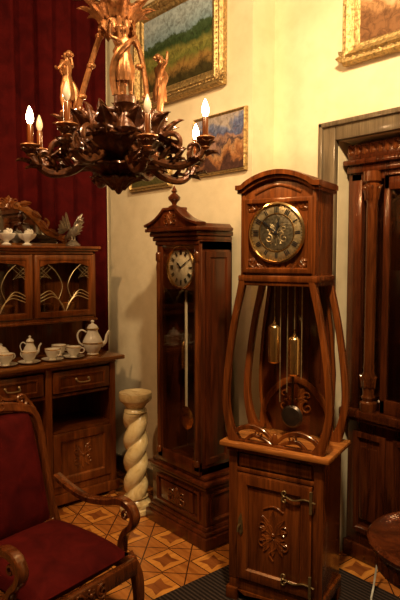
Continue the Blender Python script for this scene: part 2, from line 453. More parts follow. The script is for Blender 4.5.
part('trunk_door_frame', k, W_MAH, [g_box(a, a+.05, .022, .045, .43, 1.74, .004), g_box(b-.05, b, .022, .045, .43, 1.74, .004),
     g_box(a, b, .022, .045, .41, .49, .004), g_box(a, b, .022, .045, 1.73, 1.76, .004)])
part('side_panel_frame', k, W_MAH, tf(g_frame(.19, 1.22, [(0, 0), (0, -.008), (.03, -.008), (.038, 0)]), T(b, .16, 1.08) @ R(90, 'Z')))
cp = [(.012, .46), (.017, .465), (.017, .49), (.010, .50), (.015, .54), (.012, .62), (.013, 1.1), (.012, 1.55), (.015, 1.6), (.01, 1.63), (.017, 1.64), (.017, 1.68), (.012, 1.69)]
part('corner_columns', k, W_CH, [g_lathe(cp, 14, (a+.018, .02, 0)), g_lathe(cp, 14, (b-.018, .02, 0))])
dc = ((a+b)/2, 1.60)
part('dial_spandrel', k, W_MAH, g_roundhole(dc[0], dc[1], b-a-.08, .262, .128, .045, .055))
part('door_glass', k, GLASS, g_box(a+.045, b-.045, .026, .029, .48, 1.735, 0))
part('interior_back', k, DARK, g_box(a+.018, b-.018, D-.03, D-.016, .45, 1.70, 0))
part('dial', k, CREAM, tf(g_lathe([(.122, 0), (.122, .006), (.118, .009), (0, .009)], 48), T(dc[0], .060, dc[1]) @ FRONT))
part('dial_bezel', k, BRASS, tf(g_lathe([(.122, 0), (.128, .002), (.130, .012), (.125, .018), (.116, .012), (.116, .0)], 48, cap=False), T(dc[0], .056, dc[1]) @ FRONT))
part('dial_numerals', k, BLACK, dial_marks(dc[0], dc[1], .048, .088, .0036, .028))
part('dial_hands', k, BLACK, hands(dc[0], dc[1], .045, .085, -50, 60))
part('pendulum_rod', k, CREAM, [g_box(dc[0]-.009, dc[0]+.009, .085, .092, .72, 1.46, .001)])
part('pendulum_bob', k, BRASS, tf(g_lathe([(0, -.012), (.05, -.008), (.07, 0), (.05, .008), (0, .012)], 32), T(dc[0], .085, .70) @ FRONT))
part('weights', k, BRASS, [g_lathe([(0, 0), (.022, .004), (.022, .15), (.01, .165), (.004, .18), (.004, .2)], 20, (x, .14, z)) for x, z in ((dc[0]-.085, .98), (dc[0]+.085, .9))]+
     [g_tube([(dc[0]-.085, .14, 1.18), (dc[0]-.085, .14, 1.5)], .002, 5, 1), g_tube([(dc[0]+.085, .14, 1.10), (dc[0]+.085, .14, 1.5)], .002, 5, 1)])
hc = dc[0]-.01; hw = .235
part('hood', k, W_MAH, [g_box(hc-hw+.035, hc+hw-.025, .015, D, 1.73, 1.755, .006), g_box(hc-hw+.02, hc+hw-.02, .005, D, 1.755, 1.78, .01), g_box(hc-hw+.01, hc+hw-.01, -.01, D, 1.78, 1.81, .008), g_box(hc-hw-.01, hc+hw+.01, -.03, D-.02, 1.808, 1.83, .006)])
ped = [(hc-hw-.005, 1.83), (hc+hw+.005, 1.83), (hc+hw+.005, 1.842), (hc+.16, 1.865), (hc+.09, 1.90), (hc+.06, 1.93), (hc-.06, 1.93), (hc-.09, 1.90), (hc-.16, 1.865), (hc-hw-.005, 1.842)]
part('pediment', k, W_MAH, [g_prism(ped, -.02, .05, .005), g_prism([(hc-hw, 1.83), (hc+hw, 1.83), (hc+hw-.02, 1.85), (hc-hw+.02, 1.85)], .04, D-.02, .004)]+
     [g_plank([(hc+s*(hw+.01), 1.846, .018), (hc+s*.16, 1.87, .018), (hc+s*.095, 1.905, .018), (hc+s*.055, 1.936, .018)], -.035, .04) for s in (1, -1)]+[g_box(hc-.07, hc+.07, -.03, .05, 1.928, 1.945, .004)])
part('pediment_carving', k, W_CH, floral(hc, 1.882, .14, .08, -.022))
part('finial', k, W_MAH, g_lathe([(.03, 1.94), (.035, 1.95), (.012, 1.962), (.018, 1.975), (.034, 1.99), (.036, 2.005), (.02, 2.02), (.01, 2.028), (.018, 2.038), (.012, 2.05), (.003, 2.068), (0, 2.07)], 20, (hc, .01, 0)))

# ------------------------------------------------------------ art nouveau clock (right)
k = root('grandfather_clock', (1.95, -.53, 0), 18.9)
CX = .24; CW = .47; D = .29
x0, x1 = CX-CW/2, CX+CW/2
part('cabinet_body', k, W_CLK, [g_box(x0+.012, x1-.012, .012, D, .06, .76, .003), g_box(x0, x1, .0, D, .06, .115, .008),
     g_box(x0-.012, x0+.05, -.012, .05, 0, .065, .006), g_box(x1-.05, x1+.012, -.012, .05, 0, .065, .006), g_box(x0, x0+.05, D-.05, D, 0, .065, .006), g_box(x1-.05, x1, D-.05, D, 0, .065, .006),
     g_box(x0, x0+.045, -.002, .02, .11, .76, .004), g_box(x1-.045, x1, -.002, .02, .11, .76, .004), g_box(x0+.04, x1-.04, -.002, .02, .645, .665, .004),
     g_box(x0-.008, x1+.008, -.012, D, .742, .762, .008)])
part('cabinet_arch_foot', k, W_CLK, g_prism([(x0+.05, .06), (x0+.09, .04), (CX-.06, .05), (CX, .035), (CX+.06, .05), (x1-.09, .04), (x1-.05, .06)], -.006, .012))
part('frieze_panel', k, W_CLK, [g_box(x0+.055, x1-.055, -.004, .014, .675, .735, .006)])
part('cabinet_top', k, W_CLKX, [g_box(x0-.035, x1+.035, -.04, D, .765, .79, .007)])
dw0, dw1, dz0, dz1 = x0+.05, x1-.05, .125, .64
part('cabinet_door', k, W_CLK, [tf(g_frame(dw1-dw0, dz1-dz0, [(0, .01), (0, -.012), (.006, -.016), (.048, -.016), (.056, -.008), (.056, .01)]), T(CX, 0, (dz0+dz1)/2)),
     g_box(dw0+.05, dw1-.05, -.004, .012, dz0+.05, dz1-.05, .003)])
part('door_carving', k, W_CLK, floral(CX, .38, .19, .24, -.004, .15)+[tf(g_leaf(.07, .022, .03, 3, .2), T(CX, -.005, .36) @ R(a_, 'Y')) for a_ in (20, -20, 110, -110, 130, -130)])
part('door_carving_stem', k, W_CLK, [g_tube([(CX, -.005, .25), (CX-.02, -.006, .28), (CX+.015, -.006, .32), (CX, -.005, .36)], .005, 7), g_tube([(CX-.05, -.005, .49), (CX, -.006, .51), (CX+.05, -.005, .49)], .005, 7)])
H = []
for z in (.575, .185):
    H += [g_tube([(dw1+.02, -.02, z), (dw1-.03, -.021, z+.008, ), (dw1-.08, -.021, z-.006), (dw1-.12, -.021, z+.004)], .006, 7, 6, .5), g_tube([(dw1, -.022, z-.05), (dw1, -.022, z+.05)], .007, 8, 1),
          g_spiral((dw1-.125, z+.018), .016, 1, .004, -pi/2, -1, -.021), g_spiral((dw1-.125, z-.014), .016, 1, .004, pi/2, 1, -.021)]
H += [g_prism([(dw0+.008, .36), (dw0+.024, .34), (dw0+.034, .36), (dw0+.03, .42), (dw0+.024, .45), (dw0+.01, .42)], -.022, -.015, .001), g_tube([(dw0+.022, -.022, .395), (dw0+.022, -.045, .395), (dw0+.022, -.05, .37)], .004, 6, 3)]
part('door_hardware', k, DBRASS, H)
PO = [(CX-.165, 1.57, .035), (CX-.18, 1.50, .030), (CX-.215, 1.34, .028), (CX-.245, 1.14, .030), (CX-.255, .98, .032), (CX-.235, .86, .038), (CX-.205, .785, .06)]
def post(s): return g_plank(PO, -.012, .026, 8) if s == 0 else g_plank(PO, D-.075, D-.038, 8)
part('curved_posts', k, W_CLK, [post(0), post(1), mirx(post(0), CX), mirx(post(1), CX)])
def inner(s):
    return g_plank([(CX-.15, 1.57, .02), (CX-.15, 1.48, .016), (CX-.175, 1.3, .014), (CX-.19, 1.1, .014), (CX-.185, .95, .016), (CX-.16, .85, .02), (CX-.14, .79, .03)], D-.045, D-.028, 8)
part('inner_stays', k, W_CLK, [inner(0), mirx(inner(0), CX)])
part('case_back', k, W_MAH, g_prism([(CX-.15, 1.58), (CX-.16, 1.45), (CX-.18, 1.3), (CX-.195, 1.1), (CX-.19, .95), (CX-.16, .79), (CX+.16, .79), (CX+.19, .95), (CX+.195, 1.1), (CX+.18, 1.3), (CX+.16, 1.45), (CX+.15, 1.58)], D-.03, D-.012, .003))
part('case_back_slats', k, W_MAH, [g_box(CX-.12+i*.06-.004, CX-.12+i*.06+.004, D-.036, D-.03, 1.06, 1.55, .001) for i in range(5)])
bt = []
for s in (1, -1):
    bt += [g_plank([(CX, .80, .012), (CX+s*.05, .85, .018), (CX+s*.12, .868, .022), (CX+s*.19, .845, .02), (CX+s*.215, .80, .02)], -.004, .016),
           g_plank([(CX+s*.01, .795, .012), (CX+s*.06, .818, .016), (CX+s*.11, .828, .018), (CX+s*.15, .80, .014)], -.002, .012),
           g_spiral((CX+s*.085, .842), .020, 1.2, .005, 0, s, .0)]
bt.append(g_sph((CX, .0, .825), (.014, .010, .03)))
bt.append(g_box(CX-.22, CX+.22, -.006, .016, .789, .802, .003))
part('openwork_carving', k, W_CLK, bt)
part('arch_carving', k, W_CLK, floral(CX, .96, .2, .18, D-.034, .2)+[g_plank([(CX-.18, .80, .03), (CX-.16, .93, .03), (CX-.08, 1.03, .03), (CX, 1.06, .03), (CX+.08, 1.03, .03), (CX+.16, .93, .03), (CX+.18, .80, .03)], D-.045, D-.03)])
HC = CX+.005; HD = .225
hx0, hx1 = HC-.18, HC+.18; hz0, hz1 = 1.57, 1.96
def archz(x, base, hgt):
    t = (x-HC)/.17
    return base+hgt*max(0, cos(max(-1, min(1, t))*pi/2))**.8
top = [(x, archz(x, 1.96, .06)) for x in [hx1-.36*i/24 for i in range(25)]]
part('hood_case', k, W_CLK, [g_prism([(hx0, hz0), (hx1, hz0)]+top, .0, HD, .003), g_box(hx0-.012, hx1+.012, -.014, HD+.002, hz0-.022, hz0+.008, .007), g_box(hx0-.004, hx1+.004, -.006, HD+.002, hz0-.04, hz0-.02, .005)])
arcp = [(hx0-.02, 1.975, .028), (hx0+.01, 1.977, .028)]+[(x, archz(x, 1.977, .058), .028) for x in [HC-.15+.3*i/10 for i in range(11)]]+[(hx1-.01, 1.977, .028), (hx1+.02, 1.975, .028)]
part('hood_cornice', k, W_CLK, [g_plank(arcp, -.03, HD+.005, 3), g_plank([(HC+(p[0]-HC)*.97, p[1]-.020, .018) for p in arcp], -.017, HD+.002, 3)])
part('hood_door_frame', k, W_CLK, [tf(g_frame(.335, .335, [(0, .005), (0, -.012), (.006, -.016), (.02, -.016), (.026, -.008), (.026, .005)]), T(HC, 0, 1.755)),
     g_box(hx0, hx0+.018, -.008, .01, hz0, 1.955, .004), g_box(hx1-.018, hx1, -.008, .01, hz0, 1.955, .004)])
G = []
for sx in (1, -1):
    for sz in (1, -1):
        cx_, cz_ = HC+sx*.117, 1.765+sz*.118-(.012 if sz < 0 else 0)
        G.append(g_spiral((cx_, cz_), .022, 1.2, .005, 0 if sx > 0 else pi, sx*sz, -.003))
        for a2 in (0, 45, 90): G.append(tf(g_leaf(.042, .012, .05, 2, .3), T(cx_-sx*.01, -.001, cz_-sz*.01) @ R((a2 if sx > 0 else -a2) if sz > 0 else (180-a2 if sx > 0 else 180+a2), 'Y')))
for i in range(9):
    G.append(tf(g_leaf(.036, .012, .05, 2, .3), T(HC-.10+.025*i, -.003, 1.605) @ R((i-4)*14, 'Y')))
G.append(g_plank([(HC-.11, 1.945, .012), (HC-.05, 1.970, .012), (HC, 1.980, .012), (HC+.05, 1.970, .012), (HC+.11, 1.945, .012)], -.005, .004))
part('hood_carving', k, W_CLK, G)
dc = (HC, 1.768)
part('dial', k, ABRASS, tf(g_lathe([(.128, 0), (.128, .008), (.12, .014), (.085, .014), (.08, .010), (0, .010)], 48), T(dc[0], 0, dc[1]) @ FRONT))
part('dial_bezel', k, BRASS, [tf(g_lathe([(.125, 0), (.134, .004), (.136, .018), (.128, .024), (.122, .016), (.122, 0)], 56, cap=False), T(dc[0], 0, dc[1]) @ FRONT),
     tf(g_lathe([(.086, 0), (.086, .006), (.081, .006), (.081, 0)], 48, cap=False), T(dc[0], -.010, dc[1]) @ FRONT)])
part('dial_centre', k, DKDIAL, tf(g_lathe([(.082, 0), (.082, .004), (.076, .006), (0, .003)], 40), T(dc[0], -.010, dc[1]) @ FRONT))
part('dial_centre_engraving', k, ABRASS, floral(dc[0], dc[1], .12, .13, -.0125, .05))
part('dial_numerals', k, BLACK, dial_marks(dc[0], dc[1], -.0155, .101, .0040, .024))
part('dial_hands', k, BLACK, hands(dc[0], dc[1], -.022, .11, 15, -50))
wp = [(0, 0), (.022, .004), (.029, .012), (.029, .17), (.024, .18), (.008, .19), (.008, .198), (.003, .202), (.003, .22)]
part('weights', k, BRASS, [g_lathe(wp, 22, (CX-.045, .09, 1.16)), g_lathe(wp, 22, (CX+.055, .09, 1.11))])
part('weight_chains', k, ABRASS, [g_tube([(x, .09, z), (x, .09, 1.56)], .0024, 5, 1) for x, z in ((CX-.045, 1.36), (CX+.055, 1.32), (CX-.015, .98), (CX+.09, 1.1), (CX+.02, 1.03))])
part('pendulum', k, IRON, [g_box(CX+.015, CX+.025, .16, .165, .92, 1.56, 0), tf(g_lathe([(0, -.012), (.045, -.009), (.055, 0), (.045, .009), (0, .012)], 32), T(CX+.02, .155, .90) @ FRONT)])

# ------------------------------------------------------------ sideboard
k = root('sideboard', (.52, -1.01, 0), 90)
HW = .765; DP = .41
B = [g_box(-HW+.02, HW-.02, .015, DP, .10, .16, .004)]
B += [g_box(-HW, HW, 0, DP, .03, .10, .01)]
for s in (-1, 1):
    for yy in (.035, DP-.04): B.append(g_lathe([(.028, 0), (.035, .01), (.03, .03), (.02, .035)], 16, (s*(HW-.05), yy, 0)))
B += [g_box(-HW+.02, -HW+.045, .02, DP, .10, .94, .003), g_box(HW-.045, HW-.02, .02, DP, .10, .94, .003), g_box(-HW+.02, HW-.02, DP-.015, DP, .10, .94, 0),
      g_box(-HW+.02, HW-.02, .02, DP, .50, .52, .003), g_box(-HW+.02, HW-.02, .02, DP, .745, .765, .003),
      g_box(-.255, -.235, .02, DP, .10, .94, .003), g_box(.235, .255, .02, DP, .10, .94, .003), g_box(-HW+.02, HW-.02, .02, DP, .925, .945, .003),
      g_box(-HW+.015, HW-.015, .01, DP, .935, .95, .008)]
for x in (-HW+.045, HW-.045, -.245, .245): B.append(g_box(x-.022, x+.022, .006, .03, .10, .94, .005))
part('base_carcass', k, W_SB, B)
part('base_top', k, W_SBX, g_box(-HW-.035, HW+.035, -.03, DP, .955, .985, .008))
Dr = []; Dd = []; Hd = []; Cv = []
for c in (-.483, 0, .483):
    Dr += [g_box(c-.21, c+.21, .002, .03, .775, .918, .008), tf(g_frame(.34, .09, [(0, 0), (0, -.006), (.008, -.008), (.014, 0)]), T(c, .002, .845))]
    Hd += [g_tube([(c-.045, -.002, .855), (c-.035, -.03, .84), (c+.035, -.03, .84), (c+.045, -.002, .855)], .005, 7), g_sph((c-.045, 0, .855), .01, 8, 6), g_sph((c+.045, 0, .855), .01, 8, 6)]
    Dd += [tf(g_frame(.43, .35, [(0, .02), (0, -.004), (.006, -.008), (.05, -.008), (.06, .004), (.06, .02)]), T(c, .008, .33)), g_box(c-.16, c+.16, .012, .026, .2, .47, .004)]
    Cv += floral(c, .34, .17, .22, .010, .2)
part('drawers', k, W_SB, Dr); part('cupboard_doors', k, W_SB, Dd); part('door_carvings', k, W_SB, Cv); part('drawer_handles', k, ABRASS, Hd)
hy = .19
Hh = [g_box(-.70, -.68, hy, DP, 1.23, 1.70, .003), g_box(.68, .70, hy, DP, 1.23, 1.70, .003), g_box(-.70, .70, hy, DP, 1.225, 1.25, .004), g_box(-.71, .71, hy-.01, DP, 1.215, 1.232, .006),
      g_box(-.70, .70, hy, DP, 1.68, 1.70, .003), g_box(-.715, .715, hy-.02, DP, 1.70, 1.718, .007), g_box(-.73, .73, hy-.035, DP, 1.716, 1.735, .006),
      g_box(-.70, .70, DP-.015, DP, .985, 1.70, 0), g_box(-.24, -.225, hy+.01, DP, 1.24, 1.69, .002), g_box(.225, .24, hy+.01, DP, 1.24, 1.69, .002)]
part('hutch_case', k, W_SB, Hh)
br = g_plank([(0, .98, .05), (.02, 1.02, .04), (.075, 1.1, .03), (.10, 1.17, .035), (.06, 1.225, .05)], -.014, .014)
Bk = []
for s in (-1, 1):
    Bk.append(tf(br, T(s*.665, hy+.14, 0) @ R(-90, 'Z') @ T(-.04, 0, 0)))
    Bk.append(g_lathe([(.02, .983), (.025, .988), (.014, 1.0), (.02, 1.05), (.013, 1.1), (.018, 1.16), (.012, 1.19), (.024, 1.21), (.024, 1.22)], 16, (s*.665, hy+.03, 0)))
part('hutch_brackets', k, W_SB, Bk)
Fd = []; Mn = []; Gl = []
for c in (-.463, 0, .463):
    w2, zc, hh = .44, 1.465, .42
    Fd.append(tf(g_frame(w2, hh, [(0, .02), (0, -.008), (.006, -.012), (.034, -.012), (.04, -.004), (.04, .02)]), T(c, hy, zc)))
    Fd.append(g_prism([(c-.18, zc+.175), (c+.18, zc+.175), (c+.18, zc+.13), (c+.12, zc+.15), (c, zc+.16), (c-.12, zc+.15), (c-.18, zc+.13)], hy-.008, hy+.006))
    Gl.append(g_box(c-.185, c+.185, hy+.006, hy+.009, zc-.175, zc+.175, 0))
    for s in (1, -1):
        for o in (0, .02, .04):
            Mn.append(g_tube([(c+s*.18, hy-.002, zc-.06-o), (c+s*(.11-o*.5), hy-.002, zc-.03-o), (c+s*(.05-o*.5), hy-.002, zc-.09-o*.6), (c+s*.005, hy-.002, zc-.17)], .0030, 6))
        Mn.append(g_tube([(c+s*.05, hy-.002, zc-.09), (c+s*.02, hy-.002, zc), (c+s*.06, hy-.002, zc+.09), (c+s*.12, hy-.002, zc+.145)], .0024, 6))
        for o in (0, .03, .06):
            Mn.append(g_tube([(c+s*(.09+o), hy, zc+.13), (c+s*.18, hy, zc+.05+o)], .0018, 5, 1)); Mn.append(g_tube([(c+s*.18, hy, zc+.13-o), (c+s*(.10+o*.6), hy, zc+.05+o*.2)], .0018, 5, 1))
part('glazed_door_frames', k, W_SB, Fd); part('door_leading', k, ABRASS, Mn); part('door_glass', k, GLASS, Gl)
part('hutch_shelf_contents', k, W_SBX, [g_lathe([(.02, 0), (.03, .003), (.05, .05), (.055, .09), (.05, .09), (0, .02)], 18, (x, hy+.12, 1.25)) for x in (-.55, -.4, -.08, .1, .38, .55)])
cz = 1.735; cy = hy+.12; co_ = .13
sh = lambda g: tf(g, T(co_, 0, 0))
cl = lambda s: [g_plank([(s*.43, cz+.01, .03), (s*.36, cz+.06, .035), (s*.27, cz+.10, .045), (s*.19, cz+.19, .05), (s*.10, cz+.255, .05), (0, cz+.27, .055)], cy, cy+.03),
                g_spiral((s*.40, cz+.045), .04, 1.2, .011, -pi/2, s, cy), g_spiral((s*.25, cz+.15), .035, 1.2, .010, pi/2, -s, cy)]
part('crest_rail', k, W_SBX, [sh(g) for g in cl(1)+cl(-1)+[g_box(-.43, .43, cy, cy+.03, cz, cz+.02, .004)]])
part('crest_mirror', k, glass('mirror_glass', (.05, .04, .03), .55), sh(g_prism([(-.36, cz+.01), (.36, cz+.01), (.34, cz+.06), (.26, cz+.10), (.18, cz+.19), (.1, cz+.25), (-.1, cz+.25), (-.18, cz+.19), (-.26, cz+.10), (-.34, cz+.06)], cy+.015, cy+.02)))
Lv = floral(0, cz+.28, .16, .10, cy-.005)
for s in (1, -1):
    for i, (x, z, a2) in enumerate(((.08, .275, 80), (.16, .23, 120), (.22, .17, 140), (.28, .11, 115), (.34, .075, 120))):
        Lv.append(tf(g_leaf(.08, .02, .1, 3, .3), T(s*x, cy-.002, cz+z) @ R(s*a2, 'Y')))
part('crest_carving', k, W_SB, [sh(g) for g in Lv])

def pot(name, x, y, z, h, rz=0):
    r = root(name, (x, y, z), rz); q = h/.235
    part('body', r, PORC, tf(g_lathe([(.035, 0), (.042, .004), (.036, .014), (.05, .035), (.066, .07), (.068, .09), (.055, .12), (.038, .15), (.034, .17), (.04, .178), (.038, .182), (.0, .18)], 28), SC(q, q, q)))
    part('lid', r, PORC, tf(g_lathe([(.038, .181), (.036, .19), (.024, .205), (.01, .212), (.007, .22), (.013, .228), (.008, .236), (0, .238)], 24), SC(q, q, q)))
    part('spout', r, PORC, tf(g_tube([(.055, 0, .06, .016), (.085, 0, .09, .012), (.095, 0, .135, .009), (.115, 0, .165, .009)], seg=10), SC(q, q, q)))
    part('handle', r, PORC, tf(g_tube([(-.04, 0, .155), (-.075, 0, .17), (-.10, 0, .14), (-.09, 0, .09), (-.062, 0, .065)], .006, 8), SC(q, q, q)))
    part('gilt_bands', r, PORCG, [tf(g_lathe([(.0405, .174), (.0415, .178), (.0405, .182)], 24), SC(q, q, q)), tf(g_lathe([(.0425, .0), (.0435, .004), (.0425, .008)], 24), SC(q, q, q)), tf(g_lathe([(.0675, .078), (.0692, .084), (.0675, .09)], 28), SC(q, q, q))])
def cup(x, y, z, rz=0, q=1.):
    r = root('teacup', (x, y, z), rz)
    part('saucer', r, PORC, tf(g_lathe([(.03, 0), (.035, .002), (.062, .012), (.064, .014), (.035, .006), (0, .005)], 24), SC(q, q, q)))
    part('bowl', r, PORC, tf(g_lathe([(.02, .005), (.022, .012), (.018, .016), (.032, .03), (.043, .055), (.046, .07), (.044, .07), (.04, .055), (.028, .028), (0, .022)], 24), SC(q, q, q)))
    part('handle', r, PORC, tf(g_tube([(.042, 0, .062), (.062, 0, .062), (.066, 0, .045), (.052, 0, .034), (.036, 0, .036)], .0035, 7), SC(q, q, q)))
    part('gilt_rim', r, PORCG, tf(g_lathe([(.0455, .066), (.047, .069), (.0455, .071)], 24, cap=False), SC(q, q, q)))
TZ = .986
pot('coffee_pot', .42, -.39, TZ, .24, 60)
pot('teapot', .34, -.81, TZ, .16, 40)
for (x, y, rz) in ((.455, -.555, 40), (.33, -.60, 80), (.46, -.71, 20), (.46, -.87, 200), (.455, -1.02, 110), (.47, -1.17, 60)): cup(x, y, TZ, rz, 1.12)
for (x, y) in ((.33, -1.0), ):
    r = root('sugar_bowl', (x, y, TZ))
    part('body', r, PORC, g_lathe([(.03, 0), (.034, .005), (.028, .012), (.05, .04), (.055, .06), (.045, .08), (.04, .085), (.03, .1), (.01, .108), (.008, .115), (.012, .122), (0, .126)], 24))
    part('handles', r, PORC, [g_tube([(s*.05, 0, .07), (s*.07, 0, .075), (s*.07, 0, .045), (s*.048, 0, .04)], .004, 7) for s in (1, -1)])
def vase(name, x, y, s):
    r = root(name, (x, y, 1.736))
    part('shell_bowl', r, PORC, tf(g_lathe([(.03, 0), (.035, .006), (.014, .02), (.02, .03), (.05, .05), (.062, .075), (.058, .078), (.045, .055), (0, .04)], 30, (0, 0, 0), lambda r_, z, a2: r_*(1+.08*cos(8*a2)*(z > .03))), SC(s, s, s)))
    part('shell_fan', r, PORC, [tf(g_leaf(.07, .03, .1, 3, .3), SC(s, s, s) @ T(0, -.0+.01*j, .045) @ R(-60+30*j, 'X') ) for j in range(1, 4)]+[tf(g_sph((0, 0, .08), (.025, .02, .022)), SC(s, s, s))])
vase('porcelain_vase', .285, -.93, .98); vase('porcelain_vase', .285, -.79, .98)
k = root('bird_figurine', (.28, -.455, 1.736), 20)
part('base', k, SILV, g_lathe([(.05, 0), (.052, .01), (.04, .02), (.02, .04), (0, .045)], 20))
part('body', k, SILV, [g_tube([(-.06, 0, .05, .006), (-.03, 0, .075, .024), (.01, 0, .10, .032), (.035, 0, .13, .022), (.045, 0, .16, .013), (.06, 0, .178, .015), (.078, 0, .176, .008), (.095, 0, .168, .002)], seg=14),
      g_tube([(0, .012, .08), (.005, .014, .04)], .006, 7, 1), g_tube([(0, -.012, .08), (.005, -.014, .04)], .006, 7, 1)])
G = []
for s in (1, -1):
    for i in range(6): G.append(tf(g_leaf(.14-.008*i, .018, .15, 2, .3), T(-.005-.008*i, s*.02, .11) @ R(-s*(28+15*i), 'X') @ R(90, 'Z') ))
for i in range(3): G.append(tf(g_leaf(.07, .014, .05, 2, .3), T(-.03, 0, .07) @ R(-(95+12*i), 'Y')))
part('wings', k, SILV, G)

# ------------------------------------------------------------ marble pedestal
k = root('marble_pedestal', (.845, -.325, 0))
M_ = marble()
part('base', k, M_, g_lathe([(.10, 0), (.105, .005), (.105, .03), (.096, .04), (.10, .05), (.096, .065), (.075, .08), (.066, .095), (.078, .105)], 36))
P_ = [(.078, .10+.56*i/90) for i in range(91)]
part('twisted_shaft', k, M_, g_lathe(P_, 56, (0, 0, 0), lambda r_, z, a2: r_*(.66+.38*abs(cos(a2-z*22))**.7)), ang=80)
part('capital', k, M_, g_lathe([(.05, .655), (.075, .665), (.07, .68), (.058, .69), (.08, .72), (.098, .735), (.106, .745), (.108, .775), (.104, .79), (0, .79)], 36))

# ------------------------------------------------------------ display cabinet in the doorway
k = root('display_cabinet', (2.05, .25, 0))
CWD, CD = 1.08, .42
Bd = [g_box(0, CWD, .0, CD, 0, .09, .008), g_box(.015, CWD-.015, .015, CD, .09, .80, .003), g_box(-.01, CWD+.01, -.045, CD, .80, .845, .01), g_box(.0, CWD, -.03, CD, .78, .80, .006),
      g_box(.02, .05, .02, CD, .845, 2.08, .003), g_box(CWD-.05, CWD-.02, .02, CD, .845, 2.08, .003), g_box(.02, CWD-.02, CD-.02, CD, .845, 2.08, 0),
      g_box(.0, .085, .0, .05, .845, 2.10, .005), g_box(.215, .25, .0, .035, .845, 2.08, .006), g_box(CWD-.25, CWD-.215, .0, .035, .845, 2.08, .006), g_box(CWD-.085, CWD, .0, .05, .845, 2.10, .005),
      g_box(.02, CWD-.02, .0, CD, 2.06, 2.10, .004), g_box(.0, CWD, -.02, CD, 2.10, 2.14, .008), g_box(-.01, CWD+.01, -.045, CD, 2.14, 2.17, .01), g_box(.01, CWD-.01, -.03, CD, 2.17, 2.25, .008),
      g_box(.215, CWD-.215, .0, .035, .845, .92, .006), g_box(.215, CWD-.215, .0, .035, 2.0, 2.08, .006), g_box(CWD/2-.03, CWD/2+.03, .0, .035, .9, 2.02, .006)]
for z in (1.2, 1.55, 1.85): Bd.append(g_box(.04, CWD-.04, .12, CD, z, z+.018, .002))
for c in (.03+.125, .42, CWD-.42, CWD-.155):
    w2 = .2 if c in (.155, CWD-.155) else .24
    Bd.append(tf(g_frame(w2, .56, [(0, .01), (0, -.01), (.008, -.014), (.03, -.014), (.038, 0), (.038, .01)]), T(c, .012, .44)))
    Bd.append(g_box(c-w2/2+.05, c+w2/2-.05, .0, .02, .24, .64, .008))
part('carcass', k, W_CAB, Bd)
colp = [(.04, .845), (.045, .86), (.045, .89), (.032, .90), (.038, .92), (.03, .935), (.035, .99), (.04, 1.03), (.028, 1.06), (.031, 1.08), (.028, 1.1), (.027, 1.9), (.03, 1.92), (.027, 1.93), (.034, 1.96), (.044, 2.0), (.046, 2.03), (.036, 2.04), (.048, 2.05), (.048, 2.10)]
fl = lambda r_, z, a2: r_*(1+(.09*cos(10*a2) if 1.1 < z < 1.91 else 0))
part('columns', k, W_CH, [g_lathe(colp, 40, (x, -.0, 0), fl) for x in (.15, CWD-.15)])
G = []
for x in (.15, CWD-.15):
    for a2 in range(-90, 91, 30): G.append(tf(g_leaf(.08, .02, .25, 3, .4), T(x, 0, 1.955) @ R(a2, 'Z') @ T(0, -.03, 0)))
    for a2 in range(-90, 91, 45): G.append(tf(g_leaf(.07, .018, .15, 3, .4), T(x, 0, .97) @ R(a2, 'Z') @ T(0, -.033, 0)))
for i in range(24): G.append(tf(g_leaf(.05, .018, .2, 2, .4), T(.03+i*(CWD-.06)/23, -.03, 2.19)))
part('column_carving', k, W_CH, G)
part('cabinet_glass', k, GLASS2, [g_box(.25, CWD/2-.03, .012, .015, .92, 2.0, 0), g_box(CWD/2+.03, CWD-.25, .012, .015, .92, 2.0, 0), g_box(.085, .215, .03, .033, .85, 2.08, 0)])
part('cabinet_contents', k, PORC, [g_lathe([(.02, 0), (.03, .003), (.045, .06), (.03, .12), (.02, .14), (.025, .15), (0, .15)], 18, (x, .26, z+.018)) for x, z in ((.4, 1.55), (.6, 1.2), (.8, 1.55), (.45, 1.85))])

# ------------------------------------------------------------ round table
k = root('round_table', (2.95, -.38, .008))
q_ = SC(.76, .76, 1)
part('table_top', k, W_CAB, tf(g_lathe([(.0, .57), (.32, .57), (.34, .578), (.352, .59), (.355, .603), (.345, .612), (.33, .613), (.32, .609), (.0, .609)], 64), q_))
part('table_apron', k, W_CAB, tf(g_lathe([(.30, .50), (.31, .50), (.315, .57), (.29, .57)], 48), q_))
part('table_edge_carving', k, W_CH, [tf(g_leaf(.05, .02, .1, 2, .4), q_ @ R(i*12, 'Z') @ T(0, -.312, .505)) for i in range(30)])
part('table_pedestal', k, W_CH, tf(g_lathe([(.05, .12), (.07, .14), (.05, .18), (.035, .22), (.05, .3), (.06, .36), (.04, .42), (.05, .46), (.12, .50), (0, .5)], 28), q_))
part('table_feet', k, W_CH, [tf(g_tube([(0, -.03, .2, .03), (0, -.12, .17, .028), (0, -.2, .07, .022), (0, -.27, .025, .022), (0, -.30, .025, .02)], seg=10), q_ @ R(i*90+45, 'Z')) for i in range(4)])

k = root('power_cable')
part('cord', k, CABLE, [g_tube([(2.42, .06, .30), (2.40, .03, .05), (2.45, -.06, .016), (2.56, -.12, .014), (2.50, -.28, .014), (2.58, -.5, .014), (2.56, -.7, .014), (2.7, -.95, .014)], .005, 7, 8),
                        g_tube([(2.5, .03, .014), (2.58, -.2, .014), (2.46, -.35, .014), (2.6, -.72, .014), (2.9, -1.0, .014)], .004, 7, 8)])

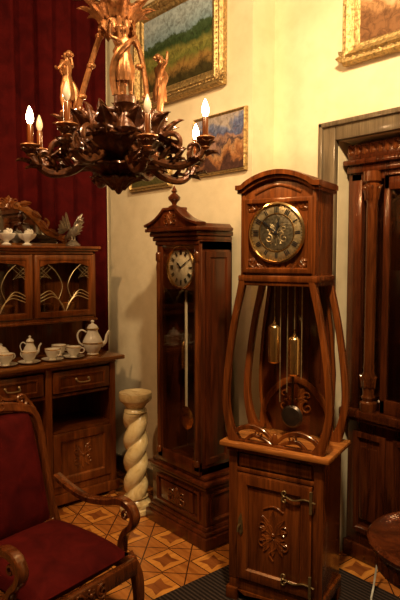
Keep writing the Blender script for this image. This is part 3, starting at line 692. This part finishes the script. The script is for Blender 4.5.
# ------------------------------------------------------------ armchair
k = root('armchair', (1.72, -1.37, 0), 101.7)
def cushion(w, d, h, puff, n=16):
    V = []; F = []
    for s in (1, -1):
        for i in range(n+1):
            for j in range(n+1):
                u, v = i/n*2-1, j/n*2-1
                e = (1-abs(u)**5)*(1-abs(v)**5)
                V.append(Vector((u*w/2*(1-.03*v*v), v*d/2, s*(h/2*(e**.35 if e > 0 else 0)+puff*(1-u*u)*(1-v*v)))))
    m = (n+1)**2
    for i in range(n):
        for j in range(n):
            a2 = i*(n+1)+j; F.append([a2, a2+n+1, a2+n+2, a2+1]); F.append([m+a2, m+a2+1, m+a2+n+2, m+a2+n+1])
    return V, F
part('seat', k, V_CHAIR, tf(cushion(.50, .50, .09, .025), T(0, -.01, .395)), ang=180)
LB = T(0, .23, .40) @ R(-17, 'X')
part('backrest', k, V_CHAIR, tf(cushion(.43, .54, .07, .02), LB @ T(0, 0, .28) @ R(90, 'X')), ang=180)
Fr = []
outl = [(-.24, -.04, .034), (-.232, .12, .028), (-.238, .3, .026), (-.245, .43, .03), (-.225, .53, .04), (-.14, .57, .045), (0, .595, .05)]
for m in (1, -1):
    Fr.append(tf(g_plank([(m*p[0], p[1], p[2]) for p in outl], -.022, .028, 6), LB))
Fr.append(tf(g_plank([(-.24, .0, .05), (0, -.01, .05), (.24, .0, .05)], -.015, .02), LB))
Fr += [tf(g_spiral((s*.17, .60), .035, 1.2, .010, -pi/2, s, -.01), LB) for s in (1, -1)]
Fr += [tf(g_plank([(s*.24, .54, .02), (s*.19, .61, .018), (s*.10, .615, .016), (s*.04, .65, .02), (0, .66, .024)], -.012, .016), LB) for s in (1, -1)]
Fr += [tf(q, LB) for q in floral(0, .61, .18, .10, -.022, .2)]
for x in (-.27, .27): Fr.append(g_box(x-.02, x+.02, -.26, .25, .30, .37, .008))
Fr += [g_box(-.27, .27, -.285, -.25, .30, .37, .01), g_box(-.27, .27, .22, .25, .30, .37, .008)]
Fr += floral(0, .335, .2, .06, -.287, .2)
ARM = [(-.28, .60, .024), (-.20, .57, .026), (-.06, .545, .028), (.08, .565, .032), (.16, .59, .036), (.22, .58, .036), (.25, .54, .032), (.235, .495, .030), (.195, .455, .028), (.175, .41, .030), (.17, .36, .034)]
SUP = [(.20, .36, .045), (.255, .29, .05), (.27, .18, .036), (.245, .08, .028), (.27, .0, .034)]
RM = R(-90, 'Z')
for x in (-.285, .285):
    Fr.append(tf(g_plank(ARM, -.022, .022, 7), T(x, 0, 0) @ RM)); Fr.append(tf(g_plank(SUP, -.022, .022, 7), T(x, 0, 0) @ RM))
    Fr.append(tf(g_spiral((.207, .537), .026, 1.1, .009, 0, 1, -.016), T(x, 0, 0) @ RM)); Fr.append(tf(g_spiral((.207, .537), .026, 1.1, .009, 0, 1, .016), T(x, 0, 0) @ RM))
    Fr.append(g_tube([(x*.95, .22, .36, .024), (x*.95, .27, .2, .022), (x*.95, .36, .0, .018)], seg=8, n=5))
part('frame', k, W_CH, Fr)

# ------------------------------------------------------------ chandelier
k = root('chandelier', (1.74, -1.0, 0))
part('carved_bowl', k, BRONZE, g_lathe([(.0, 1.935), (.010, 1.94), (.018, 1.955), (.01, 1.97), (.026, 1.985), (.045, 2.005), (.036, 2.02), (.07, 2.045), (.11, 2.07), (.145, 2.10), (.17, 2.13), (.18, 2.15), (.20, 2.16), (.21, 2.18), (.20, 2.20), (.175, 2.21), (.1, 2.22), (.06, 2.25), (.03, 2.29), (0, 2.30)], 36))
G = []
for i in range(12):
    G.append(tf(g_leaf(.17, .05, .5, 4, .3), R(i*30, 'Z') @ T(0, -.05, 2.02) @ R(50, 'X')))
    G.append(tf(g_leaf(.10, .032, .35, 3, .3), R(i*30+15, 'Z') @ T(0, -.02, 1.96) @ R(38, 'X')))
    G.append(tf(g_leaf(.13, .042, .45, 3, .3), R(i*30+15, 'Z') @ T(0, -.195, 2.165) @ R(15, 'X')))
    G.append(tf(g_leaf(.11, .04, -.3, 3, .3), R(i*30, 'Z') @ T(0, -.20, 2.18) @ R(130, 'X')))
    G.append(tf(g_leaf(.12, .036, .3, 3, .3), R(i*30, 'Z') @ T(0, -.13, 2.20) @ R(-5, 'X')))
part('acanthus_leaves', k, BRONZE, G)
CA = 50.07
Ar = []; Lf = []; Cu = []; Sl = []; Bl = []; Bo = []
RA = .405
LIT = (0, 7, 5, 3)
for i in range(8):
    ang = CA-20-45*i
    M = R(ang, 'Z')
    dz = -.02 if i % 2 else .015; ra = RA-(.03 if i % 2 else 0)
    Ar.append(tf(g_tube([(.12, 0, 2.10, .022), (.20, 0, 2.05+dz, .020), (.29, 0, 2.03+dz, .018), (ra-.03, 0, 2.06+dz, .015), (ra, 0, 2.11+dz, .012)], seg=9), M))
    P = []
    for t in range(24):
        s = t/23; an = pi*.9-s*2.3*pi; rr = .055*(1-.8*s); P.append((.255+rr*cos(an), 0, 2.12+dz+rr*sin(an), .013*(1-.4*s)))
    Ar.append(tf(g_tube(P, seg=8, n=1), M))
    P = []
    for t in range(20):
        s = t/19; an = -pi*.5+s*2*pi; rr = .035*(1-.75*s); P.append((ra-.06+rr*cos(an), 0, 2.095+dz+rr*sin(an), .010*(1-.4*s)))
    Ar.append(tf(g_tube(P, seg=8, n=1), M))
    for (x, z, a2, L_) in ((.20, 2.05, 115, .10), (.27, 2.03, 100, .09), (.34, 2.04, 75, .08), (.22, 2.16, 40, .10), (.30, 2.10, 20, .08), (.33, 2.05, 160, .07), (ra, 2.07, 150, .06), (.25, 2.05, 150, .07)):
        Lf.append(tf(g_leaf(L_, .028, .35, 3, .3), M @ T(x, 0, z+dz) @ R(90, 'Z') @ R(a2-90, 'X')))
    for a3 in range(0, 360, 60): Lf.append(tf(g_leaf(.045, .017, .35, 2, .3), M @ T(ra, 0, 2.10+dz) @ R(a3, 'Z') @ T(0, -.008, 0) @ R(30, 'X')))
    Cu.append(tf(g_lathe([(.008, 2.09), (.02, 2.10), (.012, 2.112), (.03, 2.125), (.042, 2.138), (.04, 2.142), (.016, 2.14), (.016, 2.15), (0, 2.15)], 18), M @ T(ra, 0, dz)))
    Sl.append(tf(g_lathe([(.013, 2.145), (.013, 2.22), (.010, 2.225), (0, 2.226)], 14), M @ T(ra, 0, dz)))
    bb = tf(g_lathe([(.006, 2.222), (.010, 2.23), (.0155, 2.245), (.015, 2.26), (.009, 2.28), (.003, 2.295), (0, 2.298)], 14), M @ T(ra, 0, dz))
    (Bl if i in LIT else Bo).append(bb)
    if i in LIT:
        li = bpy.data.lights.new('candle_light', 'POINT'); li.energy = 4.5; li.color = (1, .58, .27); li.shadow_soft_size = .02
        lo = bpy.data.objects.new('candle_light_%d' % i, li); COL.objects.link(lo); lo.parent = k
        lo.location = (M @ T(ra, 0, dz)) @ Vector((0, 0, 2.33))
part('arms', k, BRONZE, Ar); part('arm_leaves', k, BRONZE, Lf); part('candle_cups', k, COPPER, Cu)
part('candle_sleeves', k, W_CLK, Sl); part('lit_bulbs', k, BULB, Bl); part('unlit_bulbs', k, BULBO, Bo)
def statuette(parent, M):
    J = {'pel': (0, 0, .125, .024, .018), 'wai': (0, 0, .155, .017, .014), 'che': (0, -.002, .185, .024, .018), 'nec': (0, 0, .212, .009, .009), 'hea': (0, -.003, .232, .0145, .016), 'top': (0, 0, .248, .010, .011),
         'sL': (.026, 0, .198, .010, .010), 'eL': (.045, -.008, .168, .007, .007), 'hL': (.03, -.03, .178, .005, .005), 'fL': (.022, -.036, .188, .005, .004),
         'sR': (-.026, 0, .198, .010, .010), 'eR': (-.05, -.004, .205, .007, .007), 'hR': (-.048, -.008, .24, .005, .005), 'fR': (-.044, -.010, .252, .005, .004),
         'lL': (.014, 0, .105, .017, .017), 'kL': (.016, -.012, .062, .012, .012), 'aL': (.016, -.004, .012, .008, .008), 'tL': (.018, -.022, .004, .007, .005),
         'lR': (-.014, 0, .105, .017, .017), 'kR': (-.013, -.002, .062, .012, .012), 'aR': (-.012, .004, .012, .008, .008), 'tR': (-.014, -.014, .004, .007, .005)}
    E = ['pel wai', 'wai che', 'che nec', 'nec hea', 'hea top', 'che sL', 'sL eL', 'eL hL', 'hL fL', 'che sR', 'sR eR', 'eR hR', 'hR fR', 'pel lL', 'lL kL', 'kL aL', 'aL tL', 'pel lR', 'lR kR', 'kR aR', 'aR tR']
    K = list(J); me = bpy.data.meshes.new('figure'); me.from_pydata([M @ Vector(J[q][:3]) for q in K], [[K.index(z) for z in e.split()] for e in E], [])
    me.materials.append(COPPER)
    o = bpy.data.objects.new('statuette_body', me); COL.objects.link(o); o.parent = parent
    o.modifiers.new('k', 'SKIN')
    for q, v in zip(K, me.skin_vertices[0].data): v.radius = (J[q][3]*1.1, J[q][4]*1.1); v.use_root = (q == 'pel')
    s2 = o.modifiers.new('u', 'SUBSURF'); s2.levels = 2; s2.render_levels = 2
    o.modifiers['k'].use_smooth_shade = True
    G2 = [tf(g_lathe([(.020, .15), (.024, .13), (.030, .10), (.029, .07), (.027, .055)], 36, (0, 0, 0), lambda r_, z, a2: r_*(1+(.10*cos(9*a2+z*40)+.08*sin(4*a2-z*30))*min(1, (.15-z)*14))), M @ SC(1, .8, 1)),
          tf(g_tube([(.028, -.004, .205, .006), (.005, -.022, .18, .009), (-.022, -.012, .15, .012), (-.036, .008, .11, .014), (-.038, .016, .06, .013), (-.03, .018, .01, .012)], seg=8), M),
          tf(g_sph((0, .010, .236), (.0165, .013, .016)), M), tf(g_sph((0, .022, .232), .008, 8, 6), M), tf(g_sph((0, -.019, .231), (.0025, .004, .004), 8, 6), M)]
    part('statuette_drapery', parent, COPPER, G2)
figs = [(286, .215, 2.30, 1.12), (163, .245, 2.30, 1.1), (30, .205, 2.30, 1.08)]
Rd = []; Pd = []
for (phi, rr, zz, sc) in figs:
    wa = CA+phi
    M0 = R(wa, 'Z')
    Mf = M0 @ T(rr, 0, zz) @ R(90, 'Z') @ SC(sc*1.08, sc*1.08, sc)
    statuette(k, Mf)
    Pd.append(tf(g_lathe([(.02, 2.16), (.045, 2.18), (.03, 2.21), (.02, 2.24), (.03, 2.26), (.045, 2.275), (.045, zz+.002), (0, zz+.004)], 20), M0 @ T(rr-.01, 0, 0)))
    for s in (1, -1):
        P = []
        for t in range(24):
            s1 = t/23; an = -pi/2+s1*2.2*pi; r2 = .045*(1-.75*s1); P.append((rr-.02, s*(.05+r2*cos(an)), 2.225+r2*sin(an), .012*(1-.4*s1)))
        Pd.append(tf(g_tube(P, seg=8, n=1), M0))
    for a3 in range(0, 360, 60): Pd.append(tf(g_leaf(.07, .024, .4, 3, .3), M0 @ T(rr-.02, 0, 2.22) @ R(a3, 'Z') @ T(0, -.02, 0)))
    Rd.append(tf(g_tube([(rr-.05, 0, 2.22, .013), (rr-.06, 0, 2.34, .013), (.115, 0, 2.54, .012), (.07, 0, 2.65, .013), (.055, 0, 2.71, .013)], seg=8, n=4), M0))
    for s1 in (.12, .5, .86):
        x = (rr-.06)*(1-s1)+.065*s1; z = 2.33+.34*s1
        Rd.append(tf(g_sph((x, 0, z), (.02, .02, .014), 12, 8), M0))
part('figure_pedestals', k, BRONZE, Pd); part('suspension_rods', k, COPPER, Rd)
Sg = []
for i in range(18):
    a0 = i*20+10
    P = []
    for t in range(18):
        s1 = t/17; an = -pi/2+s1*1.9*pi; r2 = .036*(1-.7*s1); P.append((.19, .02+r2*cos(an), 2.23+r2*sin(an), .010*(1-.4*s1)))
    g = g_tube(P, seg=7, n=1); Sg.append(tf(g if i % 2 else ([Vector((v[0], -v[1], v[2])) for v in g[0]], g[1]), R(a0, 'Z')))
part('rim_scrolls', k, BRONZE, Sg)
zo = -.035
Cn = [g_lathe([(.02, 2.66+zo), (.05, 2.69+zo), (.085, 2.72+zo), (.08, 2.735+zo), (.05, 2.75+zo), (.055, 2.78+zo), (.03, 2.80+zo), (.012, 2.83+zo), (.008, 2.86)], 28), g_lathe([(0, 2.30), (.012, 2.31), (.01, 2.40), (.02, 2.42), (.008, 2.45), (.008, 2.52), (.02, 2.55), (.01, 2.57), (.022, 2.60), (.012, 2.64), (.02, 2.67)], 16)]
for i in range(10):
    Cn.append(tf(g_leaf(.12, .038, .5, 3, .3), R(i*36, 'Z') @ T(0, -.065, 2.70+zo) @ R(25, 'X'))); Cn.append(tf(g_leaf(.08, .026, .4, 3, .3), R(i*36+18, 'Z') @ T(0, -.055, 2.72+zo) @ R(140, 'X')))
part('canopy_crown', k, COPPER, Cn)
Ch = []
for i in range(16):
    z = 2.86+i*.045
    P = [(.014*cos(2*pi*t/12), 0, z+.028*sin(2*pi*t/12)) for t in range(12)]
    Ch.append(tf(g_tube(P, .004, 6, 1, 1, True), R(90*(i % 2), 'Z')))
part('chain', k, COPPER, Ch)
part('ceiling_rose', k, COPPER, g_lathe([(.01, 3.54), (.05, 3.56), (.08, 3.59), (.08, 3.6)], 24))

# ------------------------------------------------------------ lights
def area(name, loc, tgt, size, e, col):
    l = bpy.data.lights.new(name, 'AREA'); l.shape = 'DISK'; l.size = size; l.energy = e; l.color = col
    o = bpy.data.objects.new(name, l); COL.objects.link(o); o.location = loc
    o.rotation_euler = (Vector(tgt)-Vector(loc)).to_track_quat('-Z', 'Y').to_euler(); return o
area('added_area_light', (3.2, -1.35, 3.5), (2.3, .1, 2.1), .16, 118, (1, .75, .44))  # added unseen key light for the back wall, no real fitting
area('added_area_light', (1.75, -2.5, 3.5), (.9, -.6, 1.0), .16, 46, (1, .62, .30))  # added unseen fill to brighten the sideboard side, no real fitting
w = bpy.data.worlds.new('World'); S.world = w; w.use_nodes = True
w.node_tree.nodes['Background'].inputs[0].default_value = (.05, .03, .015, 1)
try:
    S.view_settings.view_transform = 'Standard'; S.view_settings.look = 'None'
    S.view_settings.exposure = -.2
except Exception as ex: print(ex)

# ------------------------------------------------------------ camera
cam = bpy.data.cameras.new('Camera'); cam.lens = 35; cam.sensor_width = 36; cam.clip_start = .05
co = bpy.data.objects.new('Camera', cam); COL.objects.link(co); co.location = (3.96, -2.40, 1.66)
p = radians(4.2); d = Vector((-.765*cos(p), .644*cos(p), -sin(p)))
co.rotation_euler = d.to_track_quat('-Z', 'Y').to_euler(); S.camera = co
